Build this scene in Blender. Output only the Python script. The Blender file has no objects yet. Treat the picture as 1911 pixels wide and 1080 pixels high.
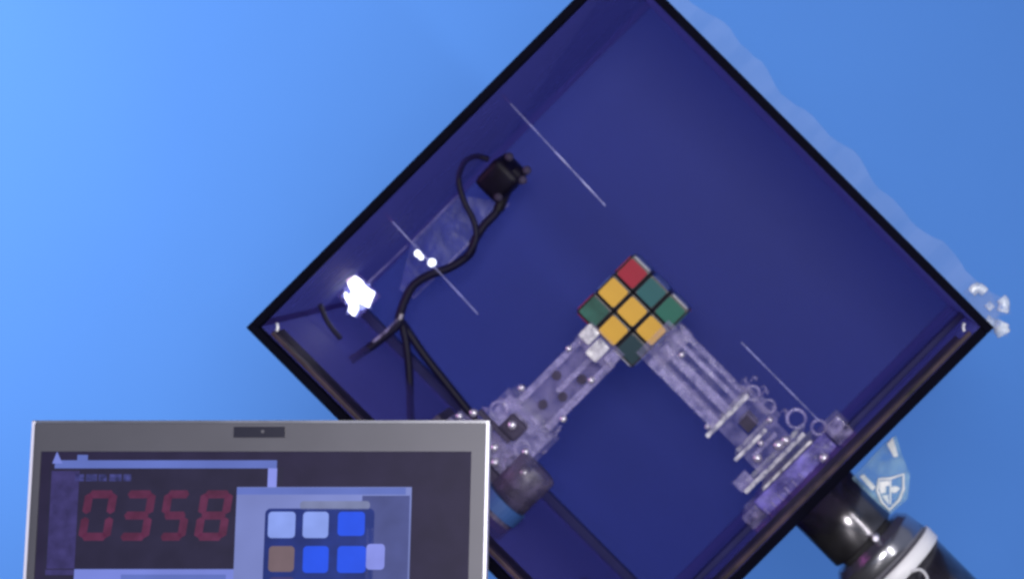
import bpy, bmesh, math, random
from mathutils import Matrix, Vector
random.seed(7)
sc = bpy.context.scene
C = sc.collection

# ------------------------------------------------------------------ camera
K = 0.35e-3            # metres per photo pixel on the plane Y = 0 (front of the case)
D = 1.6                # camera distance to that plane
VX, VY = 1480.0, 370.0 # foot of the optical axis (shifted lens)
CX, CZ = (VX-955.5)*K, (540-VY)*K
cd = bpy.data.cameras.new('camera')
cam = bpy.data.objects.new('camera', cd); C.objects.link(cam)
cam.location = (CX, -D, CZ); cam.rotation_euler = (math.radians(90), 0, 0)
cd.sensor_width = 36.0; cd.lens = 36.0*D/(1911*K)
cd.shift_x = (955.5-VX)/1911; cd.shift_y = -(540-VY)/1911
cd.clip_start = 0.01; cd.clip_end = 50
cd.dof.use_dof = True; cd.dof.focus_distance = 1.35; cd.dof.aperture_fstop = 15.0
sc.camera = cam
sc.cycles.filter_width = 2.8

def P(px, py, Y=0.0):
    s = K*(D+Y)/D
    return Vector((CX+(px-VX)*s, Y, CZ-(py-VY)*s))

# ------------------------------------------------------------------ world + lamps
w = bpy.data.worlds.new('World'); sc.world = w; w.use_nodes = True
bg = w.node_tree.nodes['Background']
bg.inputs[0].default_value = (0.62, 0.70, 1.0, 1); bg.inputs[1].default_value = 0.30
def area(name, loc, target, size, power, col):
    l = bpy.data.lights.new(name, 'AREA'); l.shape = 'DISK'; l.size = size; l.energy = power; l.color = col
    o = bpy.data.objects.new(name, l); C.objects.link(o); o.location = loc
    o.rotation_euler = (Vector(target)-Vector(loc)).to_track_quat('-Z', 'Y').to_euler()
    return o
area('studio_lamp', (-1.15, -0.15, 0.30), (-0.30, 0.72, 0.0), 0.50, 21.5, (1.0, 0.97, 0.95))
area('front_lamp', (0.20, -1.52, 0.22), (0.10, 0.1, -0.02), 0.40, 15.5, (1.0, 0.96, 0.95))
strip = area('strip_softbox', (1.14, -1.40, 0.22), (0.22, 0.18, -0.17), 0.8, 14.0, (1.0, 0.97, 0.97))
strip.data.shape = 'RECTANGLE'; strip.data.size = 2.0; strip.data.size_y = 0.09
_z = (Vector((1.14, -1.40, 0.22))-Vector((0.22, 0.18, -0.17))).normalized(); _x = Vector((1, 0, -1)); _x = (_x-_z*_x.dot(_z)).normalized()
strip.rotation_euler = Matrix((_x, _z.cross(_x), _z)).transposed().to_euler()
sc.view_settings.view_transform = 'Standard'; sc.view_settings.look = 'None'
sc.view_settings.exposure = 0.0; sc.view_settings.gamma = 1.0

# ------------------------------------------------------------------ materials
def srgb(r, g, b):
    f = lambda c: (c/255/12.92) if c <= 10 else ((c/255+0.055)/1.055)**2.4
    return (f(r), f(g), f(b), 1)
def mat(name, col, rough=0.4, metal=0.0, spec=0.5, noise=0.0, nscale=40.0, bump=0.0, trans=0.0, emit=None, es=1.0):
    m = bpy.data.materials.new(name); m.use_nodes = True
    nt = m.node_tree; b = nt.nodes['Principled BSDF']
    col = tuple(col)[:3]+(1,)
    b.inputs['Base Color'].default_value = col
    b.inputs['Roughness'].default_value = rough; b.inputs['Metallic'].default_value = metal
    b.inputs['Specular IOR Level'].default_value = spec
    b.inputs['Transmission Weight'].default_value = trans
    if emit:
        b.inputs['Emission Color'].default_value = tuple(emit)[:3]+(1,); b.inputs['Emission Strength'].default_value = es
    if noise or bump:
        tc = nt.nodes.new('ShaderNodeTexCoord'); n = nt.nodes.new('ShaderNodeTexNoise')
        n.inputs['Scale'].default_value = nscale; n.inputs['Detail'].default_value = 5
        nt.links.new(tc.outputs['Object'], n.inputs['Vector'])
        if noise:
            r = nt.nodes.new('ShaderNodeValToRGB')
            lo = tuple(c*(1-noise) for c in col[:3])+(1,); hi = tuple(min(1, c*(1+noise)) for c in col[:3])+(1,)
            r.color_ramp.elements[0].color = lo; r.color_ramp.elements[1].color = hi
            r.color_ramp.elements[0].position = .3; r.color_ramp.elements[1].position = .7
            nt.links.new(n.outputs['Fac'], r.inputs['Fac']); nt.links.new(r.outputs['Color'], b.inputs['Base Color'])
        if bump:
            bp = nt.nodes.new('ShaderNodeBump'); bp.inputs['Strength'].default_value = bump; bp.inputs['Distance'].default_value = 0.001
            nt.links.new(n.outputs['Fac'], bp.inputs['Height']); nt.links.new(bp.outputs['Normal'], b.inputs['Normal'])
    return m
def tinted(name, col, tint, fac, rough):
    m = mat(name, col, rough, spec=0.3, noise=0.10, nscale=7)
    nt = m.node_tree; b = nt.nodes['Principled BSDF']; out = nt.nodes['Material Output']
    t = nt.nodes.new('ShaderNodeBsdfTransparent'); t.inputs[0].default_value = tuple(tint)+(1,)
    mx = nt.nodes.new('ShaderNodeMixShader'); mx.inputs[0].default_value = fac
    nt.links.new(t.outputs[0], mx.inputs[1]); nt.links.new(b.outputs[0], mx.inputs[2]); nt.links.new(mx.outputs[0], out.inputs['Surface'])
    return m
def clear(name, col, fac, rough=0.18, tint=(1, 1, 1), nscale=90, patchy=0):
    """cut acrylic: part see-through, part hazy reflecting plastic"""
    m = mat(name, col, rough, spec=0.9, noise=0.3, nscale=nscale, bump=0.7)
    nt = m.node_tree; b = nt.nodes['Principled BSDF']; out = nt.nodes['Material Output']
    t = nt.nodes.new('ShaderNodeBsdfTransparent'); t.inputs[0].default_value = tuple(tint)+(1,)
    mx = nt.nodes.new('ShaderNodeMixShader'); mx.inputs[0].default_value = fac
    if patchy:   # hazier and clearer patches painted in for broken highlights
        tc = nt.nodes.new('ShaderNodeTexCoord'); n2 = nt.nodes.new('ShaderNodeTexNoise'); n2.inputs['Scale'].default_value = patchy; n2.inputs['Detail'].default_value = 3
        mr = nt.nodes.new('ShaderNodeMapRange'); mr.inputs[1].default_value = .36; mr.inputs[2].default_value = .66
        mr.inputs[3].default_value = fac*.35; mr.inputs[4].default_value = min(1, fac*1.9)
        nt.links.new(tc.outputs['Object'], n2.inputs['Vector']); nt.links.new(n2.outputs['Fac'], mr.inputs[0]); nt.links.new(mr.outputs[0], mx.inputs[0])
    nt.links.new(t.outputs[0], mx.inputs[1]); nt.links.new(b.outputs[0], mx.inputs[2]); nt.links.new(mx.outputs[0], out.inputs['Surface'])
    return m
M = {}
M['wall'] = mat('painted_blue_wall', (0.068, 0.211, 0.59), 0.75, spec=0.2, noise=0.03, nscale=3, bump=0.05)
M['table'] = mat('dark_table', (0.05, 0.05, 0.06), 0.5, noise=0.2)
M['back'] = tinted('blue_acrylic', (0.022, 0.040, 0.29), (0.58, 0.46, 0.70), 0.45, 0.5)
M['side'] = tinted('violet_blue_acrylic', (0.085, 0.085, 0.34), (0.66, 0.44, 0.64), 0.42, 0.6)
M['black'] = mat('black_edge', (0.0015, 0.0015, 0.006), 0.7, spec=0.03, noise=0.3, nscale=30)
M['seal'] = mat('brown_seal', (0.036, 0.020, 0.030), 0.5, spec=0.25, noise=0.9, nscale=45)
M['seam'] = clear('acrylic_seam', (0.40, 0.42, 0.80), 0.34, 0.3, patchy=60)
M['clear'] = clear('clear_acrylic', (0.42, 0.38, 0.68), 0.11, 0.12, patchy=120)
M['edge'] = clear('acrylic_cut_edge', (0.50, 0.46, 0.84), 0.25, 0.12, patchy=170)
M['frost'] = clear('frosted_acrylic', (0.88, 0.86, 1.0), 0.55, 0.15, patchy=150)
M['violet'] = clear('violet_acrylic', (0.20, 0.17, 0.66), 0.52, 0.25, patchy=60)
M['gasket'] = mat('dark_purple_gasket', (0.010, 0.006, 0.020), 0.6, spec=0.2, noise=0.7, nscale=40)
M['batten'] = mat('dark_blue_batten', (0.016, 0.018, 0.10), 0.6, spec=0.2, noise=0.2)
M['film'] = clear('clear_film', (0.24, 0.26, 0.38), 0.075, 0.45, nscale=50)
M['latch'] = clear('clear_latch_plastic', (0.75, 0.86, 1.0), 0.34, 0.15, patchy=200)
M['crest'] = clear('etched_crest', (0.80, 0.95, 1.0), 0.9, 0.5)
M['teal'] = clear('clear_teal_plate', (0.32, 0.55, 0.68), 0.22, 0.15, patchy=80)
M['steel'] = mat('bright_steel', (0.75, 0.75, 0.80), 0.22, metal=1.0)
M['screw'] = mat('screw_steel', (0.85, 0.83, 0.95), 0.3, metal=0.7)
M['motor'] = mat('dark_polished_motor', (0.17, 0.165, 0.18), 0.2, metal=0.9, noise=0.4, nscale=45)
M['gunmetal'] = mat('gunmetal', (0.42, 0.42, 0.46), 0.22, metal=0.9, noise=0.2, nscale=30)
M['whiteband'] = mat('white_band', (0.86, 0.86, 0.90), 0.4)
M['smoke'] = clear('smoked_motor_plastic', (0.10, 0.085, 0.16), 0.75, 0.5, patchy=80)
M['bluetape'] = mat('blue_tape', (0.035, 0.10, 0.30), 0.55, noise=0.15)
M['darkgrey'] = mat('dark_grey_plastic', (0.05, 0.042, 0.085), 0.65, spec=0.25, noise=0.3, nscale=60)
M['cable'] = mat('black_cable', (0.006, 0.005, 0.024), 0.5, spec=0.2)
M['webcam'] = mat('black_webcam_plastic', (0.004, 0.003, 0.012), 0.5, spec=0.2, noise=0.4, nscale=80)
M['glass'] = mat('lens_glass', (0.01, 0.01, 0.03), 0.05, spec=0.9)
M['led'] = mat('lit_led', (1, 1, 1), 0.3, emit=(0.93, 0.96, 1.0), es=3.0)
M['fringe'] = clear('lamp_reflector', (0.30, 0.36, 0.85), 0.20, 0.4, patchy=140)  # halo glow around the lamp, put into the material
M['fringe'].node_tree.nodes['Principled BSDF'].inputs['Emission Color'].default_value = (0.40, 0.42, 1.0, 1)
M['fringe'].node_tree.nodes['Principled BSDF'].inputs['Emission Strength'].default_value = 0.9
M['ledsoft'] = mat('lit_led_small', (1, 1, 1), 0.3, emit=(0.80, 0.88, 1.0), es=2.2)
M['plastic'] = mat('cube_black_plastic', (0.010, 0.009, 0.016), 0.35, noise=0.2)
M['s_yellow'] = mat('yellow_sticker', (0.62, 0.36, 0.045), 0.4, spec=0.15, noise=0.06)
M['s_orange'] = mat('orange_sticker', (0.62, 0.16, 0.02), 0.4, spec=0.15, noise=0.06)
M['s_red'] = mat('red_sticker', (0.30, 0.008, 0.03), 0.4, spec=0.15, noise=0.06)
M['s_green'] = mat('green_sticker', (0.012, 0.12, 0.085), 0.4, spec=0.15, noise=0.06)
M['s_teal'] = mat('teal_sticker', (0.014, 0.10, 0.11), 0.4, spec=0.15, noise=0.06)
M['s_dark'] = mat('dark_teal_sticker', (0.007, 0.035, 0.05), 0.4, spec=0.15)
M['s_olive'] = mat('dull_green_sticker', (0.02, 0.09, 0.07), 0.4, spec=0.15, noise=0.5, nscale=60)
M['s_white'] = mat('white_sticker', (0.62, 0.62, 0.66), 0.4)
M['s_blue'] = mat('blue_sticker', (0.02, 0.06, 0.32), 0.4)
M['lid'] = mat('silver_grey_lid', (0.084, 0.083, 0.102), 0.42, metal=0.35, noise=0.06, nscale=25)
M['rim'] = mat('bright_lid_rim', (0.75, 0.74, 0.88), 0.3, metal=0.3)
M['keys'] = mat('laptop_keys', (0.03, 0.03, 0.035), 0.5)
M['camblack'] = mat('webcam_bar', (0.006, 0.006, 0.02), 0.3)
def screen(name, r, g, b, noise=0.0, nscale=60):
    c = srgb(r, g, b)
    m = mat(name, (0.003, 0.003, 0.004), 0.4, spec=0.10, emit=c, es=0.85)
    if noise:
        nt = m.node_tree; bs = nt.nodes['Principled BSDF']
        tc = nt.nodes.new('ShaderNodeTexCoord'); n = nt.nodes.new('ShaderNodeTexNoise'); n.inputs['Scale'].default_value = nscale
        r_ = nt.nodes.new('ShaderNodeValToRGB')
        r_.color_ramp.elements[0].color = tuple(x*(1-noise) for x in c[:3])+(1,); r_.color_ramp.elements[1].color = tuple(x*(1+noise) for x in c[:3])+(1,)
        r_.color_ramp.elements[0].position = .3; r_.color_ramp.elements[1].position = .7
        nt.links.new(tc.outputs['Object'], n.inputs['Vector']); nt.links.new(n.outputs['Fac'], r_.inputs['Fac']); nt.links.new(r_.outputs['Color'], bs.inputs['Emission Color'])
    return m
S = dict(desk=screen('screen_dark', 45, 39, 70, .12), clock=screen('screen_clock', 44, 40, 68, .15), bar=screen('screen_title_bar', 104, 122, 205, .1, 25),
         strip=screen('screen_side_strip', 62, 56, 112, .25, 150), digit=screen('screen_red_digit', 96, 42, 76, .25, 110), white=screen('screen_white', 148, 172, 255, .1),
         blue=screen('screen_blue', 36, 88, 250, .06), brown=screen('screen_brown', 124, 104, 112, .1), navy=screen('screen_navy', 32, 52, 132, .2),
         photo=screen('screen_photo', 128, 140, 208, .15, 18), grey=screen('screen_photo_grey', 80, 88, 150, .12), side=screen('screen_lavender', 146, 156, 248, .08),
         olive=screen('screen_olive', 126, 134, 176, .2), text=screen('screen_text', 64, 66, 128, .5, 300), purple=screen('screen_purple', 70, 62, 120, .1), panel=screen('screen_light_panel', 128, 142, 232, .1, 25))

# ------------------------------------------------------------------ mesh helpers
def link(name, bm, m, parent=None, smooth=False, mats=None):
    me = bpy.data.meshes.new(name)
    bmesh.ops.recalc_face_normals(bm, faces=bm.faces)
    bm.to_mesh(me); bm.free()
    for x in (mats or [m]): me.materials.append(x)
    if smooth:
        for p in me.polygons: p.use_smooth = True
    o = bpy.data.objects.new(name, me); C.objects.link(o)
    if parent: o.parent = parent
    return o
def thing(name, label, cat, mtx, group=None):
    o = bpy.data.objects.new(name, None); C.objects.link(o); o.matrix_world = mtx; o.empty_display_size = .01
    o['label'] = label; o['category'] = cat
    if group: o['group'] = group
    return o
def box(bm, x0, x1, y0, y1, z0, z1, bev=0.0, mi=None):
    r = bmesh.ops.create_cube(bm, size=1.0)
    for v in r['verts']:
        v.co = Vector(((x0+x1)/2+v.co.x*(x1-x0), (y0+y1)/2+v.co.y*(y1-y0), (z0+z1)/2+v.co.z*(z1-z0)))
    if bev:
        es = list({e for v in r['verts'] for e in v.link_edges})
        bmesh.ops.bevel(bm, geom=es, offset=bev, segments=2, affect='EDGES', profile=.6)
    return bm
def B(*a, **k):
    return box(bmesh.new(), *a, **k)
def edge_mats(o, m_face, m_edge):
    """large faces (towards the camera) see-through, cut edges hazier"""
    o.data.materials.clear(); o.data.materials.append(m_face); o.data.materials.append(m_edge)
    for p in o.data.polygons: p.material_index = 0 if abs(p.normal.y) > .8 else 1
    return o
def tube(bm, pts, r, n=10, closed=False):
    pts = [Vector(p) for p in pts]; rings = []
    L = len(pts); up = Vector((0, 1, 0))
    for i, p in enumerate(pts):
        a = pts[(i-1) % L] if (closed or i > 0) else p; b = pts[(i+1) % L] if (closed or i < L-1) else p
        t = (b-a).normalized()
        u = t.cross(up)
        if u.length < 1e-4: u = t.cross(Vector((1, 0, 0)))
        u.normalize(); v = t.cross(u)
        rings.append([bm.verts.new(p+r*(math.cos(2*math.pi*k/n)*u+math.sin(2*math.pi*k/n)*v)) for k in range(n)])
    for i in range(L if closed else L-1):
        A, B_ = rings[i], rings[(i+1) % L]
        for k in range(n): bm.faces.new((A[k], A[(k+1) % n], B_[(k+1) % n], B_[k]))
    if not closed:
        bm.faces.new(rings[0]); bm.faces.new(rings[-1][::-1])
    return bm
def smooth_path(pts, sub=8):
    pts = [Vector(p) for p in pts]; out = []
    for i in range(len(pts)-1):
        p0 = pts[max(i-1, 0)]; p1 = pts[i]; p2 = pts[i+1]; p3 = pts[min(i+2, len(pts)-1)]
        for k in range(sub):
            t = k/sub
            out.append(.5*((2*p1)+(p2-p0)*t+(2*p0-5*p1+4*p2-p3)*t*t+(3*p1-p0-3*p2+p3)*t**3))
    out.append(pts[-1]); return out
def lathe_x(bm, prof, n=40, cy=0, cz=0):
    """profile of (x, r) turned about the local x axis"""
    rings = [[bm.verts.new((x, cy+r*math.cos(2*math.pi*k/n), cz+r*math.sin(2*math.pi*k/n))) for k in range(n)] for x, r in prof]
    for A, B_ in zip(rings, rings[1:]):
        for k in range(n): bm.faces.new((A[k], A[(k+1) % n], B_[(k+1) % n], B_[k]))
    bm.faces.new(rings[0]); bm.faces.new(rings[-1][::-1]); return bm
def disc_y(bm, x, z, y0, y1, r, n=18, r2=None):
    """a cylinder along y (towards the camera is -y)"""
    r2 = r if r2 is None else r2
    a = [bm.verts.new((x+r*math.cos(2*math.pi*k/n), y1, z+r*math.sin(2*math.pi*k/n))) for k in range(n)]
    b = [bm.verts.new((x+r2*math.cos(2*math.pi*k/n), y0, z+r2*math.sin(2*math.pi*k/n))) for k in range(n)]
    for k in range(n): bm.faces.new((a[k], a[(k+1) % n], b[(k+1) % n], b[k]))
    bm.faces.new(a); bm.faces.new(b[::-1]); return bm
def extr(bm, pts, y0, y1):
    """outline of (x, z) extruded between two depths"""
    a = [bm.verts.new((p[0], y0, p[1])) for p in pts]; b = [bm.verts.new((p[0], y1, p[1])) for p in pts]
    n = len(pts); bm.faces.new(a); bm.faces.new(b[::-1])
    for k in range(n): bm.faces.new((a[k], b[k], b[(k+1) % n], a[(k+1) % n]))
    return bm
def RY(deg): return Matrix.Rotation(math.radians(deg), 4, 'Y')
T = Matrix.Translation

# ------------------------------------------------------------------ setting
o = link('wall', B(-2.2, 2.4, .72, .82, -1.2, 2.2), M['wall']); o['kind'] = 'structure'; o['label'] = 'plain bright blue studio wall'
tb = thing('table', 'dark table top carrying the laptop and the tilted box', 'table', T((0, 0, -.30)))
link('tabletop', B(-.9, .9, -.75, .40, -.03, 0, bev=.004), M['table'], tb)
for sx in (-.85, .85):
    for sy in (-.70, .35): link('leg', B(sx-.025, sx+.025, sy-.025, sy+.025, -.75, -.03), M['table'], tb)

# ------------------------------------------------------------------ the tilted case
c0 = P(1157, 611, 0); H = 491*K; DEP = 2*H
case = thing('acrylic_box', 'large dark blue open acrylic box standing tilted on one corner', 'box', T(c0) @ RY(45))
t = .0050
ROD = []
# panels: local x = down-right, local z = up-right
def to_local(root, v): return root.matrix_world.inverted() @ v
bpy.context.view_layer.update()
link('back_panel', B(-H+t, H-t, DEP-.006, DEP, -H+t, H-t), M['back'], case)
link('batten', B(-H+t, H-t, DEP-.016, DEP-.0062, -H+t, -H+t+.0072, bev=.001), M['batten'], case)
link('batten', B(H-t-.0045, H-t, .150, .166, -H+t+.0077, H-t, bev=.0008), M['batten'], case)
link('gasket', B(H-t-.0032, H-t-.0001, .022, .062, -H+.02, H-.02, bev=.0008), M['gasket'], case)  # dark strips covering the lower inner walls behind the rim
link('gasket', B(-H+.012, H-.02, .022, .046, -H+t+.0001, -H+t+.0026, bev=.0008), M['gasket'], case)
for pa, pb in (((938, 178), (1130, 384)), ((718, 398), (892, 586))):
    a_, b_ = to_local(case, P(*pa, .12)), to_local(case, P(*pb, .12))
    ROD.append((a_, b_))
link('side_panel', B(-H, -H+t, .010, DEP, -H+t, H-t), M['side'], case)   # upper left
link('side_panel', B(H-t, H, .010, DEP, -H+t, H-t), M['side'], case)     # lower right
link('side_panel', B(-H, H, .010, DEP, -H, -H+t), M['side'], case)       # lower left
link('side_panel', B(-H, H, .010, DEP, H-t, H), M['side'], case)         # upper right
f = .0050
link('front_edge', B(-H-.001, -H+f, 0, .010, -H+f, H-f, bev=.0008), M['black'], case)
link('front_edge', B(H-f, H+.001, 0, .010, -H+f, H-f, bev=.0008), M['black'], case)
link('front_edge', B(-H-.001, H+.001, 0, .010, -H-.001, -H+f, bev=.0008), M['black'], case)
link('front_edge', B(-H-.001, H+.001, 0, .010, H-f, H+.001, bev=.0008), M['black'], case)
# brown seal strips painting the warm reflection inside the two lower edges
link('seal_strip', B(-H+.012, H-.02, .012, .020, -H+t, -H+t+.0028, bev=.0006), M['seal'], case)
link('seal_strip', B(H-t-.0028, H-t, .012, .020, -H+.02, H-.012, bev=.0006), M['seal'], case)
for a_, b_ in ROD: link('guide_rod', tube(bmesh.new(), [a_, b_], .00052, 6), M['seam'], case)  # thin clear tubes drawing the pale diagonal lines
# small bright corner brackets at the left and right corners
for s in (1, -1):
    bm = bmesh.new()
    if s == 1: cx_, cz_ = -H+.0115, -H+.0115
    else: cx_, cz_ = H-.0115, H-.0115
    pts = [(cx_+s*(-.003+.0062*math.sin(a)), .006, cz_+s*(-.003+.0062*math.cos(a))) for a in [math.pi/4+(i-4)*math.pi/2/14 for i in range(9)]]
    tube(bm, pts, .0010, 8)
    link('corner_bracket', bm, M['frost'], case, smooth=True)
# clear flange of wavy plastic along the upper right side, outside the box
bm = bmesh.new(); top = []; bot = []
N = 60
for i in range(N+1):
    x = -H-.02+(2*H+.02)*i/N
    wv = .0150+.0016*math.sin(i*.9)+.0022*math.sin(i*.37+1)+random.uniform(-.0005, .0005)
    top.append((x, H+wv)); bot.append((x, H+.001))
vs = [[bm.verts.new((p[0], .03+.0006*math.sin(i*1.1)+dy, p[1])) for i, p in enumerate(r)] for r in (bot, top) for dy in (0, .0008)]
b0, b1, t0, t1 = vs
for i in range(N):
    bm.faces.new((b0[i], b0[i+1], t0[i+1], t0[i])); bm.faces.new((b1[i], t1[i], t1[i+1], b1[i+1])); bm.faces.new((t0[i], t0[i+1], t1[i+1], t1[i]))
link('clear_flange', bm, M['film'], case)
# clear latch with knobs at the right corner, outside
lt = link('corner_latch', extr(bmesh.new(), [(to_local(case, P(*q, .03)).x, to_local(case, P(*q, .03)).z) for q in ((1797, 545), (1822, 528), (1850, 545), (1880, 560), (1886, 585), (1862, 590), (1884, 610), (1880, 628), (1850, 622), (1838, 606))], .024, .034), M['film'], case)
for pp, r_ in ((((1812, 546), (1824, 536), (1838, 546)), .0036), (((1868, 556), (1874, 566), (1871, 582)), .0040), (((1872, 600), (1868, 612), (1874, 624)), .0050), (((1842, 566), (1852, 576)), .0026), (((1840, 596), (1858, 606)), .0034)):
    link('pin', tube(bmesh.new(), smooth_path([to_local(case, P(*p_, .022)) for p_ in pp], 4), r_, 10), M['latch'], lt, smooth=True)
# support under the lowest corner (below the frame)
bm = extr(bmesh.new(), [(H-.06, -H-.012), (H-.04, -H-.001), (H+.001, -H-.001), (H+.001, -H+.04), (H+.012, -H+.06), (H+.055, -H-.0), (H+.0, -H-.055)], .02, .30)
link('stand', bm, M['table'], case)

# ------------------------------------------------------------------ puzzle cube
YC = .150; Q = K*(D+YC)/D
cs = 50*Q
cc = P(1180, 581, YC)+Vector((0, 1.5*cs, 0))
cube = thing('puzzle_cube', 'small scrambled colour puzzle cube held between two clear gripper arms', 'puzzle cube', T(cc) @ RY(45))
front = {(0, 0): 'yellow', (1, 0): 'yellow', (-1, 0): 'yellow', (0, 1): 'teal', (0, -1): 'yellow', (1, 1): 'green', (-1, 1): 'red', (-1, -1): 'olive', (1, -1): 'dark'}
cols = ['yellow', 'orange', 'red', 'green', 'white', 'blue', 'teal']
cub_me = None; st_me = {}
def cubie_mesh():
    bm = B(-cs/2*.985, cs/2*.985, -cs/2*.985, cs/2*.985, -cs/2*.985, cs/2*.985, bev=.0016)
    return bm
def sticker_mesh(): return B(-cs*.405, cs*.405, -.0004, .0004, -cs*.405, cs*.405, bev=.0) 
for i in (-1, 0, 1):
    for j in (-1, 0, 1):
        for k in (-1, 0, 1):
            if i == j == k == 0: continue
            if cub_me is None:
                oc = link('cubie', cubie_mesh(), M['plastic'], cube); cub_me = oc.data
            else:
                oc = bpy.data.objects.new('cubie', cub_me); C.objects.link(oc); oc.parent = cube
            oc.location = (i*cs, j*cs, k*cs)
            for ax, s in ((0, i), (1, j), (2, k)):
                if not s: continue
                if ax == 1 and s == -1: c = front[(i, k)]
                elif ax == 2 and s == 1: c = {(-1, -1): 'white', (0, -1): 'blue', (1, -1): 'white'}.get((i, j), 'blue')
                else: c = random.choice(cols)
                if c not in st_me:
                    bm = bmesh.new()
                    h_ = cs*.41; r_ = cs*.09; pts = []
                    for q, (ux, uz) in enumerate(((1, 1), (-1, 1), (-1, -1), (1, -1))):
                        for a in range(4):
                            an = q*math.pi/2+a*math.pi/6
                            pts.append((ux*(h_-r_)+r_*math.cos(an), uz*(h_-r_)+r_*math.sin(an)))
                    extr(bm, pts, -.0005, .0005)
                    os_ = link('sticker', bm, M['s_'+c]); st_me[c] = os_.data
                else:
                    os_ = bpy.data.objects.new('sticker', st_me[c]); C.objects.link(os_)
                os_.parent = oc
                off = cs/2*.985
                if ax == 1: os_.location = (0, s*off, 0)
                elif ax == 2: os_.location = (0, 0, s*off); os_.rotation_euler = (math.pi/2, 0, 0)
                else: os_.location = (s*off, 0, 0); os_.rotation_euler = (0, 0, math.pi/2)

# ------------------------------------------------------------------ gripper arms
YA = .178; q = K*(D+YA)/D
def arm_root(deg, label):
    return thing('gripper_arm', label, 'gripper', T(P(1180, 581, YC)*1.0+Vector((0, YA-YC, 0))) @ RY(deg), 'clear gripper arms of the cube machine')
def slab(root, name, a0, a1, b0, b1, y0, y1, face='clear', edge='edge', bev=0.0):
    o = link(name, B(a0*q, a1*q, y0, y1, b0*q, b1*q, bev=bev), M[face], root)
    return edge_mats(o, M[face], M[edge])
def screw(root, a, b, y, r=6, m='screw'):
    bm = disc_y(bmesh.new(), a*q, b*q, y-.004, y, r*q, 14, r2=r*q*.75)
    link('screw', bm, M[m], root, smooth=True)
def ring(root, name, a, b, y, R, r, m):
    bm = bmesh.new(); tube(bm, [((a+R*math.cos(2*math.pi*k/20))*q, y, (b+R*math.sin(2*math.pi*k/20))*q) for k in range(20)], r*q, 8, closed=True)
    return link(name, bm, M[m], root, smooth=True)
def holed_plate(root, name, a0, a1, b0, b1, ha0, ha1, hb0, hb1, y0, y1):
    bm = bmesh.new()
    box(bm, a0*q, ha0*q, y0, y1, b0*q, b1*q); box(bm, ha1*q, a1*q, y0, y1, b0*q, b1*q)
    box(bm, ha0*q, ha1*q, y0, y1, b0*q, hb0*q); box(bm, ha0*q, ha1*q, y0, y1, hb1*q, b1*q)
    return edge_mats(link(name, bm, M['clear'], root), M['clear'], M['edge'])

# right-hand arm (towards the motor)
A = arm_root(45, 'clear acrylic gripper arm on the right, running from the cube to the dark motor')
slab(A, 'claw', 58, 112, -46, 38, -.040, -.036)
slab(A, 'claw', 58, 112, -46, 38, .034, .038)
for (b0, b1) in ((-47, -27), (-12, 4), (18, 26)):
    slab(A, 'rail', 86, 256, b0, b1, -.034, -.026, 'edge', 'edge')
for (b0, b1) in ((-44, -34), (26, 36)):
    slab(A, 'rail', 86, 256, b0, b1, .022, .030, 'edge', 'edge')
slab(A, 'web_plate', 96, 258, -44, 34, -.003, .001)
slab(A, 'cross_plate', 254, 262, -64, 44, -.036, .034, 'frost', 'edge')
slab(A, 'cross_plate', 322, 329, -58, 22, -.036, .034, 'frost', 'edge')
holed_plate(A, 'body_plate', 262, 330, -40, 50, 282, 312, -10, 16, -.034, -.030)
slab(A, 'servo', 284, 310, -9, 15, -.020, .02, 'darkgrey', 'darkgrey')
slab(A, 'body_plate', 329, 378, -44, 44, -.030, -.026)
slab(A, 'body_plate', 240, 330, 34, 56, -.010, -.006)
slab(A, 'spacer', 340, 348, -30, 30, -.036, -.030, 'edge', 'frost')
slab(A, 'cross_plate', 376, 384, -86, 66, -.036, .034, 'frost', 'edge')
slab(A, 'cross_plate', 396, 401, -60, 66, -.038, .034, 'frost', 'frost')
slab(A, 'foot_plate', 352, 378, -92, -60, -.030, -.024, 'edge', 'edge')
slab(A, 'base_block', 404, 458, -88, 92, -.034, .034, 'violet', 'violet', bev=.001)
slab(A, 'base_end', 408, 456, -124, -89, -.036, .03, 'edge', 'edge', bev=.001)
slab(A, 'base_end', 398, 447, 98, 134, -.046, .01, 'edge', 'frost', bev=.0015)
for i in range(6): slab(A, 'rib', 424, 452, -84+i*18, -81+i*18, -.037, -.0345, 'edge', 'edge')
ring(A, 'gear', 352, 74, -.028, 17, 3, 'edge'); ring(A, 'gear', 300, 54, -.028, 12, 3, 'edge'); ring(A, 'gear', 262, 50, -.026, 13, 2.5, 'edge'); ring(A, 'gear', 392, 92, -.030, 13, 3, 'edge')
for a, b, y, r in ((352, -26, -.034, 9), (362, 18, -.036, 10), (365, 34, -.036, 9), (436, 62, -.044, 10), (120, 10, -.038, 6), (336, -2, -.036, 6), (318, 40, -.036, 6), (246, -50, -.036, 5)):
    screw(A, a, b, y, r)
for i in range(14):   # little offcuts of clear tubing and clips beside the rails
    a = random.uniform(235, 345); b = random.uniform(38, 70); y = random.uniform(-.03, .0)
    bm = bmesh.new(); an = random.uniform(0, math.pi); l = random.uniform(5, 10)
    tube(bm, smooth_path([((a-l*math.cos(an))*q, y, (b-l*math.sin(an))*q), ((a-4)*q, y-.003, (b+4)*q), ((a+4)*q, y-.003, (b+3)*q), ((a+l*math.cos(an))*q, y, (b+l*math.sin(an))*q)], 5), 1.6*q, 6)
    link('clip', bm, M['edge'], A, smooth=True)

bpy.context.view_layer.update()
link('guide_rod', tube(bmesh.new(), [to_local(A, P(1383, 638, .12)), to_local(A, P(1528, 784, .12))], .00045, 6), M['seam'], A)
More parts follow.
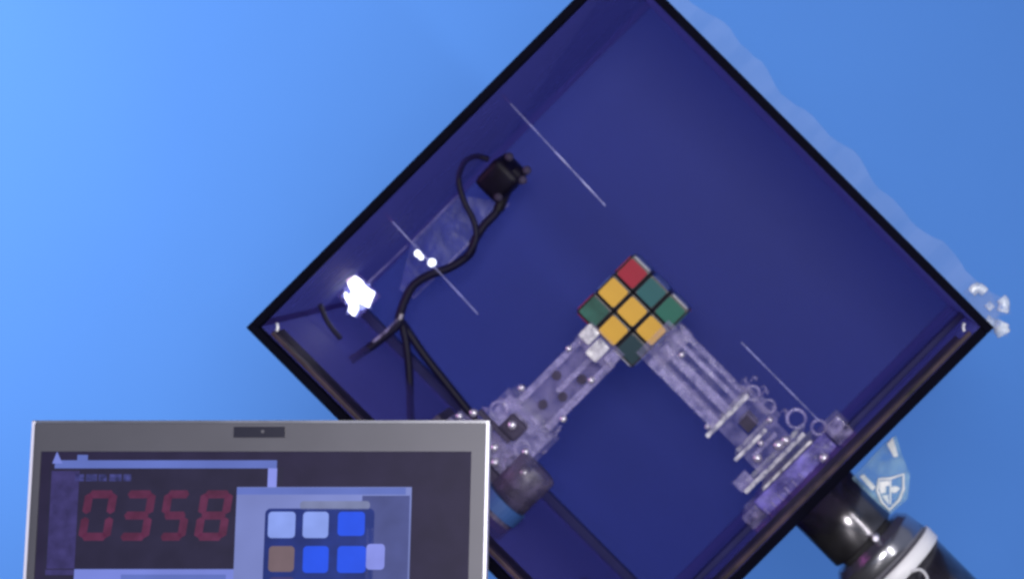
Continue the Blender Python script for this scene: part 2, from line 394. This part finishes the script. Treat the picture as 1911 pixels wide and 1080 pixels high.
# left-hand arm (towards the laptop)
Lr = arm_root(135, 'clear acrylic gripper arm on the left, ending behind the laptop lid')
slab(Lr, 'claw', 64, 108, -40, 46, -.038, -.035, 'clear', 'edge')
slab(Lr, 'finger', 66, 98, -40, -12, -.044, -.0382, 'frost', 'frost', bev=.0022)
slab(Lr, 'finger', 72, 112, -9, 20, -.043, -.0382, 'frost', 'edge', bev=.0022)
slab(Lr, 'finger', 70, 96, 24, 46, -.042, -.0382, 'edge', 'frost', bev=.0018)
for (b0, b1) in ((-36, -24), (34, 48)):
    slab(Lr, 'rail', 92, 262, b0, b1, -.034, -.026, 'edge', 'edge')
slab(Lr, 'rail', 92, 200, 2, 12, -.034, -.026, 'edge', 'edge')
slab(Lr, 'web_plate', 96, 270, -38, 48, -.012, -.006)
slab(Lr, 'web_plate', 110, 270, -30, 40, .01, .014)
for a, b in ((158, 22), (206, 20), (242, 4), (186, -16)):
    bm = disc_y(bmesh.new(), a*q, b*q, -.0135, -.0125, 9*q, 16)
    link('hole', bm, M['darkgrey'], Lr)
slab(Lr, 'cross_plate', 262, 270, -58, 58, -.03, .03, 'edge', 'edge')
slab(Lr, 'body_plate', 268, 372, -52, 60, -.028, -.024, 'edge', 'edge')
slab(Lr, 'body_plate', 270, 380, -64, 70, .0, .006)
slab(Lr, 'servo', 286, 322, -24, 16, -.034, -.01, 'darkgrey', 'darkgrey', bev=.002)
slab(Lr, 'strut', 322, 330, -70, 10, -.036, -.028, 'darkgrey', 'darkgrey')
slab(Lr, 'cross_plate', 372, 382, -100, 90, -.03, .03, 'edge', 'edge')
slab(Lr, 'base_block', 384, 446, -120, 122, -.034, .03, 'darkgrey', 'darkgrey', bev=.002)
for a, b, y, r in ((128, -34, -.036, 6), (140, 36, -.036, 7), (226, 50, -.036, 7), (300, -8, -.036, 9), (338, -34, -.036, 9), (352, -2, -.036, 8), (346, 70, -.036, 10), (370, 18, -.036, 8), (240, -44, -.036, 7), (318, 44, -.034, 7), (376, -62, -.036, 9), (334, -74, -.036, 8), (356, -88, -.036, 7)):
    screw(Lr, a, b, y, r)
ring(Lr, 'gear', 320, 34, -.030, 14, 3, 'edge'); ring(Lr, 'gear', 352, 44, -.030, 18, 3, 'edge'); ring(Lr, 'gear', 300, -46, -.030, 15, 3, 'edge')
for i in range(16):
    a = random.uniform(230, 380); b = random.choice((-1, 1))*random.uniform(40, 74); y = random.uniform(-.03, .0)
    bm = bmesh.new(); an = random.uniform(0, math.pi); l = random.uniform(5, 10)
    tube(bm, smooth_path([((a-l*math.cos(an))*q, y, (b-l*math.sin(an))*q), ((a-4)*q, y-.003, (b+4)*q), ((a+4)*q, y-.003, (b+3)*q), ((a+l*math.cos(an))*q, y, (b+l*math.sin(an))*q)], 5), 1.8*q, 6)
    link('clip', bm, M['edge'], Lr, smooth=True)

# ------------------------------------------------------------------ motors
mo = thing('drive_motor', 'dark metal cylindrical motor with a white band, fixed outside the lower right side', 'motor', A.matrix_world.copy())
w_out = (case.matrix_world.inverted() @ A.matrix_world.translation).x   # arm origin along the case axis
x0 = (H-w_out)
link('mounting_flange', lathe_x(bmesh.new(), [(x0+.0005, 78*q), (x0+.006, 78*q), (x0+.007, 75*q)]), M['black'], mo)
link('body', lathe_x(bmesh.new(), [(x0+.007, 72*q), (.2335, 72*q), (.2350, 70*q)], 64), M['motor'], mo, smooth=False)
link('collar', lathe_x(bmesh.new(), [(.2352, 60*q), (.238, 60*q), (.239, 78*q), (.244, 90*q), (.2605, 97*q)], 64), M['gunmetal'], mo)
link('white_band', lathe_x(bmesh.new(), [(.2607, 99*q), (.2612, 101*q), (.2712, 101*q), (.2717, 99*q)], 64), M['whiteband'], mo)
link('rear_body', lathe_x(bmesh.new(), [(.2719, 96*q), (.40, 96*q), (.402, 92*q)], 64), M['motor'], mo)
# a bright terminal screw and the wire clip on the front of the body
l = to_local(mo, P(1634, 1003, YA-.03)); bm = disc_y(bmesh.new(), l.x, l.z, -.034, -.026, 8*q, 16, r2=5*q); link('terminal_screw', bm, M['screw'], mo)
bpy.context.view_layer.update()
pts = smooth_path([to_local(mo, P(a, b, YA-.038)) for a, b in ((1700, 1066), (1716, 1062), (1728, 1072), (1732, 1090))], 6)
link('wire', tube(bmesh.new(), pts, .0012, 8), M['s_white'], mo, smooth=True)
for o_ in mo.children:
    if o_.name.split('.')[0] in ('body', 'rear_body', 'collar', 'white_band', 'mounting_flange'):
        for p in o_.data.polygons: p.use_smooth = len(p.vertices) == 4 and abs(p.normal.x) < .6

sm = thing('small_motor', 'dark grey motor with blue tape beside the laptop lid', 'motor', T(P(958, 920, YA-.05)) @ RY(135))
link('body', lathe_x(bmesh.new(), [(-.026, .014), (-.024, .016), (.006, .016)], 32), M['smoke'], sm, smooth=True)
link('tape_ring', lathe_x(bmesh.new(), [(.0062, .0175), (.0165, .0175)], 32), M['bluetape'], sm)
link('end_cap', lathe_x(bmesh.new(), [(.0167, .0165), (.030, .0165), (.031, .015)], 32), M['smoke'], sm)

# clear plate with a crest, beside the motor
cp = thing('crest_plate', 'clear plastic plate etched with a pale shield crest beside the motor', 'plate', T(P(1655, 900, .12)))
bpy.context.view_layer.update()
def lp(root, pts, Y): return [((to_local(root, P(a, b, Y))).x, (to_local(root, P(a, b, Y))).z) for a, b in pts]
o = link('plate', extr(bmesh.new(), lp(cp, ((1590, 892), (1652, 826), (1672, 812), (1684, 850), (1698, 884), (1694, 930), (1662, 958), (1640, 940)), .12), -.0015, .0015), M['teal'], cp)
edge_mats(o, M['teal'], M['latch'])
o = link('rib', extr(bmesh.new(), lp(cp, ((1655, 828), (1666, 815), (1676, 850), (1668, 852)), .117), -.005, -.0025), M['crest'], cp)
o = link('rib', extr(bmesh.new(), lp(cp, ((1604, 888), (1612, 884), (1634, 908), (1628, 914)), .117), -.005, -.0025), M['crest'], cp)
sh = ((1640, 893), (1661, 892), (1686, 884), (1686, 912), (1678, 932), (1660, 950), (1645, 935), (1637, 914))
bm = bmesh.new(); pl = lp(cp, sh, .117); tube(bm, [(a, -.004, b) for a, b in pl], .0010, 6, closed=True)
cr = link('crest', bm, M['crest'], cp)
link('quarter', extr(bmesh.new(), lp(cp, ((1642, 897), (1659, 896), (1659, 905), (1653, 906), (1653, 918), (1644, 920), (1641, 910)), .117), -.0045, -.0035), M['crest'], cr)
link('quarter', extr(bmesh.new(), lp(cp, ((1646, 924), (1657, 922), (1659, 942)), .117), -.0045, -.0035), M['crest'], cr)
link('quarter', extr(bmesh.new(), lp(cp, ((1662, 908), (1672, 906), (1680, 910), (1672, 918), (1664, 918)), .117), -.0045, -.0035), M['crest'], cr)
link('quarter', extr(bmesh.new(), lp(cp, ((1660, 896), (1663, 895), (1663, 940), (1660, 940)), .117), -.0045, -.0035), M['crest'], cr)

# ------------------------------------------------------------------ lit lamps inside
def led(label, blobs, Yw, m, plate=True):
    cxp = sum(b[0] for b in blobs)/len(blobs); cyp = sum(b[1] for b in blobs)/len(blobs)
    r = thing('led_lamp', label, 'lamp', T(P(cxp, cyp, Yw)))
    bpy.context.view_layer.update()
    if plate:
        bm = bmesh.new(); box(bm, -.011, .011, .003, .0055, -.011, .011)
        bmesh.ops.rotate(bm, verts=bm.verts, cent=(0, 0, 0), matrix=Matrix.Rotation(math.radians(45), 3, 'Y'))
        link('circuit_board', bm, M['side'], r)
    for a, b, rad in blobs:
        l = to_local(r, P(a, b, Yw)); bm = bmesh.new()
        bmesh.ops.create_uvsphere(bm, u_segments=14, v_segments=8, radius=rad*q)
        bmesh.ops.scale(bm, verts=bm.verts, vec=(1, .5, 1)); bmesh.ops.translate(bm, verts=bm.verts, vec=l)
        link('emitter', bm, M[m], r, smooth=True)
    return r
lr = led('bright star shaped white lamp glowing in the left corner of the box', (), .20, 'led') if False else thing('led_lamp', 'bright ragged white lamp glowing in the left corner of the box', 'lamp', T(P(668, 552, .20)))
bpy.context.view_layer.update()
bm = bmesh.new(); box(bm, -.0115, .0115, .003, .0055, -.0115, .0115)
bmesh.ops.rotate(bm, verts=bm.verts, cent=(0, 0, 0), matrix=Matrix.Rotation(math.radians(45), 3, 'Y'))
link('circuit_board', bm, M['side'], lr)
def poly_emit(pts):
    bm = bmesh.new(); ls = [to_local(lr, P(a, b, .20)) for a, b in pts]
    extr(bm, [(l.x, l.z) for l in ls], -.002, .002)
    link('emitter', bm, M['led'], lr)
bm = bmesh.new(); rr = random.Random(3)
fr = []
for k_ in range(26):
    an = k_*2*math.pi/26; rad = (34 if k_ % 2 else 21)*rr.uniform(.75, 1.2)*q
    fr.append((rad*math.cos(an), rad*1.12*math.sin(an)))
extr(bm, fr, .0008, .0022); link('reflector', bm, M['fringe'], lr)  # spiky glowing sheet added as the lamp's soft halo
poly_emit(((648, 522), (662, 515), (674, 523), (682, 535), (699, 546), (694, 558), (688, 573), (676, 566), (662, 560), (650, 556), (658, 544), (652, 534)))
poly_emit(((644, 545), (652, 558), (662, 562), (668, 576), (661, 589), (651, 580), (653, 568), (645, 556)))
led('pair of small white lights next to the black cable', ((780, 473, 7), (786, 480, 5), (806, 490, 8)), .245, 'ledsoft', plate=False)

# clear mounting plate behind the cable
Yp = .30
mp = thing('mounting_plate', 'thin clear acrylic plate with bright edges behind the black cable', 'plate', T(P(830, 465, Yp)) @ RY(45))
bpy.context.view_layer.update()
def lq(root, pts, Y): return lp(root, pts, Y)
o = link('plate', extr(bmesh.new(), lq(mp, ((768, 452), (856, 364), (950, 380), (770, 556), (745, 540)), Yp), -.001, .001), M['violet'], mp)
o.data.materials.clear(); o.data.materials.append(clear('plate_blue', (.05, .07, .42), .35, .25)) 
for a, b in (((768, 452), (856, 364)), ((950, 380), (772, 556)), ((772, 556), (766, 546)), ((680, 534), (760, 458))):
    pa, pb = to_local(mp, P(*a, Yp-.002)), to_local(mp, P(*b, Yp-.002))
    link('rod', tube(bmesh.new(), [pa, pb], .0006, 6), M['seam'], mp)

# ------------------------------------------------------------------ webcam and cables
wc = thing('webcam', 'small black webcam mounted high on the left inside the box', 'webcam', T(P(938, 330, .24)) @ RY(45))
bpy.context.view_layer.update()
bm = B(-.0125, .0125, -.014, .014, -.015, .013, bev=.005)
bmesh.ops.rotate(bm, verts=bm.verts, cent=(0, 0, 0), matrix=Matrix.Rotation(math.radians(18), 3, 'X'))
link('body', bm, M['webcam'], wc, smooth=True)
l = to_local(wc, P(962, 330, .235)); bm = lathe_x(bmesh.new(), [(0, .0085), (.006, .0085), (.008, .0065)], 24); bmesh.ops.translate(bm, verts=bm.verts, vec=l-Vector((.004, 0, 0)))
ln = link('lens_barrel', bm, M['webcam'], wc)
bm = lathe_x(bmesh.new(), [(.0082, .0055), (.0092, .003)], 20); bmesh.ops.translate(bm, verts=bm.verts, vec=l-Vector((.004, 0, 0))); link('lens', bm, M['glass'], ln)
for a, b in ((950, 293), (975, 336), (983, 318), (930, 368)):
    l = to_local(wc, P(a, b, .23)); bm = bmesh.new(); bmesh.ops.create_icosphere(bm, subdivisions=2, radius=.0035)
    bmesh.ops.translate(bm, verts=bm.verts, vec=l); link('knob', bm, M['darkgrey'], wc)
bm = bmesh.new(); tube(bm, [to_local(wc, P(a, b, .245)) for a, b in ((946, 352), (938, 372), (930, 392))], .0042, 10); link('clip', bm, M['webcam'], wc)
def cable(label, pts, r, Y=.25, name='cable'):
    wp = smooth_path([P(a, b, y) for a, b, y in [(p+(Y,))[:3] if len(p) == 2 else p for p in pts]], 8)
    o = link(name, tube(bmesh.new(), wp, r, 10), M['cable'], None, smooth=True)
    o['label'] = label; o['category'] = 'cable'; o['group'] = 'black cables inside the box'
    return o
cable('black cable looping out from the left of the webcam', ((912, 298), (888, 292), (866, 304), (856, 336), (866, 376), (884, 412), (888, 446), (872, 478)), .0022, .235)
cable('thick black cable hanging from the webcam down past the small lights', ((938, 366), (928, 394), (904, 420), (886, 448), (876, 474), (842, 498), (800, 514), (772, 532), (756, 560), (746, 588), (742, 606), (722, 624), (690, 648), (655, 672)), .0033, .25)
cable('black cable dropping straight down behind the laptop lid', ((748, 596), (758, 640), (764, 700), (766, 770), (768, 830)), .0030, .27)
cable('black cable slanting right from the knot towards the left gripper', ((752, 604), (790, 660), (826, 706), (866, 756), (900, 800)), .0032, .28)
cable('short dark cable near the glowing lamp cluster', ((596, 566), (612, 602), (636, 632)), .0018, .17)
wt = thing('cable_tie', 'pale plastic tie around the black cable', 'cable tie', T(P(715, 622, .24)))  # pale tubes laid along the cable as its painted highlight
bpy.context.view_layer.update()
link('strap', tube(bmesh.new(), [to_local(wt, P(a, b, .243)) for a, b in ((696, 638), (718, 620), (742, 596))], .0011, 8), M['edge'], wt)
link('tail', tube(bmesh.new(), [to_local(wt, P(a, b, .243)) for a, b in ((746, 596), (750, 586))], .0013, 8), M['frost'], wt)

# ------------------------------------------------------------------ laptop
YT = -.20; tilt = math.radians(10.7)
up = Vector((0, math.sin(tilt), math.cos(tilt)))        # up the lid
pt_top = P(487, 786, YT)
LH = .188; hinge = pt_top-up*LH
lap = thing('laptop', 'open silver grey laptop showing a red digit timer and a cube picture', 'laptop', T(hinge) @ Matrix.Rotation(-tilt, 4, 'X'))
bpy.context.view_layer.update()
inv = lap.matrix_world.inverted(); nrm = (lap.matrix_world.to_3x3() @ Vector((0, 1, 0))).normalized()
camloc = Vector((CX, -D, CZ))
def L2(px, py):
    d = P(px, py, 0)-camloc; s = (hinge-camloc).dot(nrm)/d.dot(nrm); v = inv @ (camloc+d*s); return v.x, v.z
xl, zt = L2(62, 786); xr, _ = L2(912, 786)
def rrect(bm, x0, x1, z0, z1, r, y0, y1):
    pts = []
    for qd, (cx_, cz_) in enumerate(((x1-r, z1-r), (x0+r, z1-r), (x0+r, z0+r), (x1-r, z0+r))):
        for a in range(5):
            an = qd*math.pi/2+a*math.pi/8; pts.append((cx_+r*math.cos(an), cz_+r*math.sin(an)))
    return extr(bm, pts, y0, y1)
# the lid: rear shell, bezel of four bars, bright outer rim
lid = link('lid', rrect(bmesh.new(), xl+.0012, xr-.0012, 0, zt-.0010, .003, .002, .008), M['lid'], lap)
x1s, z1s = L2(92, 842); x2s, _ = L2(880, 842)
zb = .016
link('bezel', B(xl+.0014, xr-.0014, -.0005, .0018, z1s, zt-.0012), M['lid'], lid)
link('bezel', B(xl+.0014, xr-.0014, -.0005, .0018, 0, zb), M['lid'], lid)
link('bezel', B(xl+.0014, L2(76, 860)[0], -.0005, .0018, zb, z1s), M['lid'], lid)
link('bezel', B(x2s, xr-.0014, -.0005, .0018, zb, z1s), M['lid'], lid)
link('rim', B(xl-.0004, xl+.0012, -.0008, .0075, 0, zt), M['rim'], lid)
link('rim', B(xr-.0012, xr+.0006, -.0008, .0075, 0, zt), M['rim'], lid)
link('rim', B(xl-.0004, xr+.0006, -.0004, .0075, zt-.0010, zt+.0006), M['gunmetal'], lid)
a0, b0 = L2(437, 796); a1, b1 = L2(533, 816)
wb = link('webcam_bar', B(a0, a1, -.0009, -.0002, b1, b0, bev=.0002), M['camblack'], lap)
a, b = L2(491, 805); link('lens', disc_y(bmesh.new(), a, b, -.0013, -.0008, .0010, 14), M['lid'], wb)
scr = link('screen', B(L2(76, 860)[0], x2s, .0008, .0018, zb, z1s), S['desk'], lap)
LV = [0]
def pane(name, x0, y0, x1, y1, m, lev, r=None):
    """a flat area of the screen picture, drawn between two photo points on the lid plane"""
    a0, b0 = L2(x0, y0); a1, b1 = L2(x1, y1); y = .0008-lev*.00008
    if r: bm = rrect(bmesh.new(), a0, a1, b1, b0, r, y, y+.00004)
    else: bm = B(a0, a1, y, y+.00004, b1, b0)
    return link(name, bm, S[m], scr)
pane('clock_window', 92, 870, 516, 1200, 'clock', 1)
pane('side_strip', 96, 878, 138, 1060, 'strip', 2)
pane('title_bar', 102, 858, 516, 873, 'bar', 2)
pane('window_border', 500, 873, 515, 920, 'side', 2)
pane('icon', 144, 848, 163, 859, 'bar', 2)
tri = [L2(*p_) for p_ in ((97, 864), (106, 842), (116, 864))]
link('icon', extr(bmesh.new(), tri, .0005, .00055), S['panel'], scr)
for i, (a, wd) in enumerate(((140, 16), (160, 20), (184, 14), (204, 22), (230, 14))): pane('title_text', a, 884, a+wd, 897, 'text', 2)
pane('lower_panel', 138, 1061, 438, 1400, 'panel', 2); pane('lower_field', 225, 1071, 420, 1100, 'bar', 3)
pane('side_foot', 84, 1062, 136, 1072, 'strip', 2)
# seven segment digits
def digit(x, wd, y0, y1, segs, sl=16):
    th = 15; h = (y1-y0)
    def pt(u, v): return L2(x+u*wd+sl*(1-v)-sl*.5, y0+v*h)   # slanted like an old clock
    tw, tv = th/wd, th/h
    Z = {'a': (.12, 0, .88, tv), 'g': (.12, .5-tv/2, .88, .5+tv/2), 'd': (.12, 1-tv, .88, 1),
         'f': (0, .06, tw, .47), 'b': (1-tw, .06, 1, .47), 'e': (0, .53, tw, .94), 'c': (1-tw, .53, 1, .94)}
    bm = bmesh.new()
    for s in segs:
        u0, v0, u1, v1 = Z[s]
        if s in 'agd': pts = [pt(u0, (v0+v1)/2), pt(u0+.08, v0), pt(u1-.08, v0), pt(u1, (v0+v1)/2), pt(u1-.08, v1), pt(u0+.08, v1)]
        else: pts = [pt((u0+u1)/2, v0), pt(u1, v0+.05), pt(u1, v1-.05), pt((u0+u1)/2, v1), pt(u0, v1-.05), pt(u0, v0+.05)]
        extr(bm, pts, .00052, .00056)
    return link('digit', bm, S['digit'], scr)
digit(152, 60, 914, 1008, 'abcdef'); digit(224, 60, 914, 1008, 'abgcd'); digit(300, 52, 914, 1008, 'afgcd'); digit(368, 60, 914, 1008, 'abcdefg')
# picture window
pane('picture_window', 442, 908, 757, 1300, 'photo', 4)
pane('picture_shade', 676, 924, 754, 1300, 'grey', 5)  # grey-blue right part of the on-screen picture
pane('picture_bar', 442, 909, 757, 922, 'bar', 5)
pane('cube_top', 560, 934, 690, 950, 'olive', 6, .002)
pane('cube_body', 495, 948, 688, 1300, 'navy', 6, .003)
pane('cube_flank', 684, 985, 722, 1300, 'grey', 6)
for nm, x0, y0, x1, y1, m in (('facelet', 501, 954, 550, 1003, 'white'), ('facelet', 566, 954, 612, 1003, 'white'), ('facelet', 631, 954, 680, 999, 'blue'),
        ('facelet', 502, 1018, 548, 1066, 'brown'), ('facelet', 566, 1018, 612, 1068, 'blue'), ('facelet', 630, 1018, 682, 1068, 'blue'),
        ('facelet', 684, 1014, 717, 1062, 'side'), ('facelet', 502, 1076, 548, 1120, 'purple'), ('facelet', 566, 1080, 612, 1125, 'navy'), ('facelet', 631, 1080, 680, 1125, 'purple')):
    pane(nm, x0, y0, x1, y1, m, 8, .0022)
# base with keyboard, lying on the table towards the camera (below the frame)
bm = B(xl, xr, -.19, .006, -.018, -.002, bev=.003)
rot = Matrix.Rotation(tilt, 3, 'X'); bmesh.ops.rotate(bm, verts=bm.verts, cent=(0, 0, 0), matrix=rot)
bs = link('base', bm, M['lid'], lap)
bm = bmesh.new()
for r_ in range(5):
    for c_ in range(13): box(bm, xl+.015+c_*.0177, xl+.015+c_*.0177+.015, -.115+r_*.018, -.115+r_*.018+.015, -.002, .0)
bmesh.ops.rotate(bm, verts=bm.verts, cent=(0, 0, 0), matrix=rot)
link('keyboard', bm, M['keys'], bs)
# drop the table to the laptop's feet
tb.location.z = hinge.z-.0185
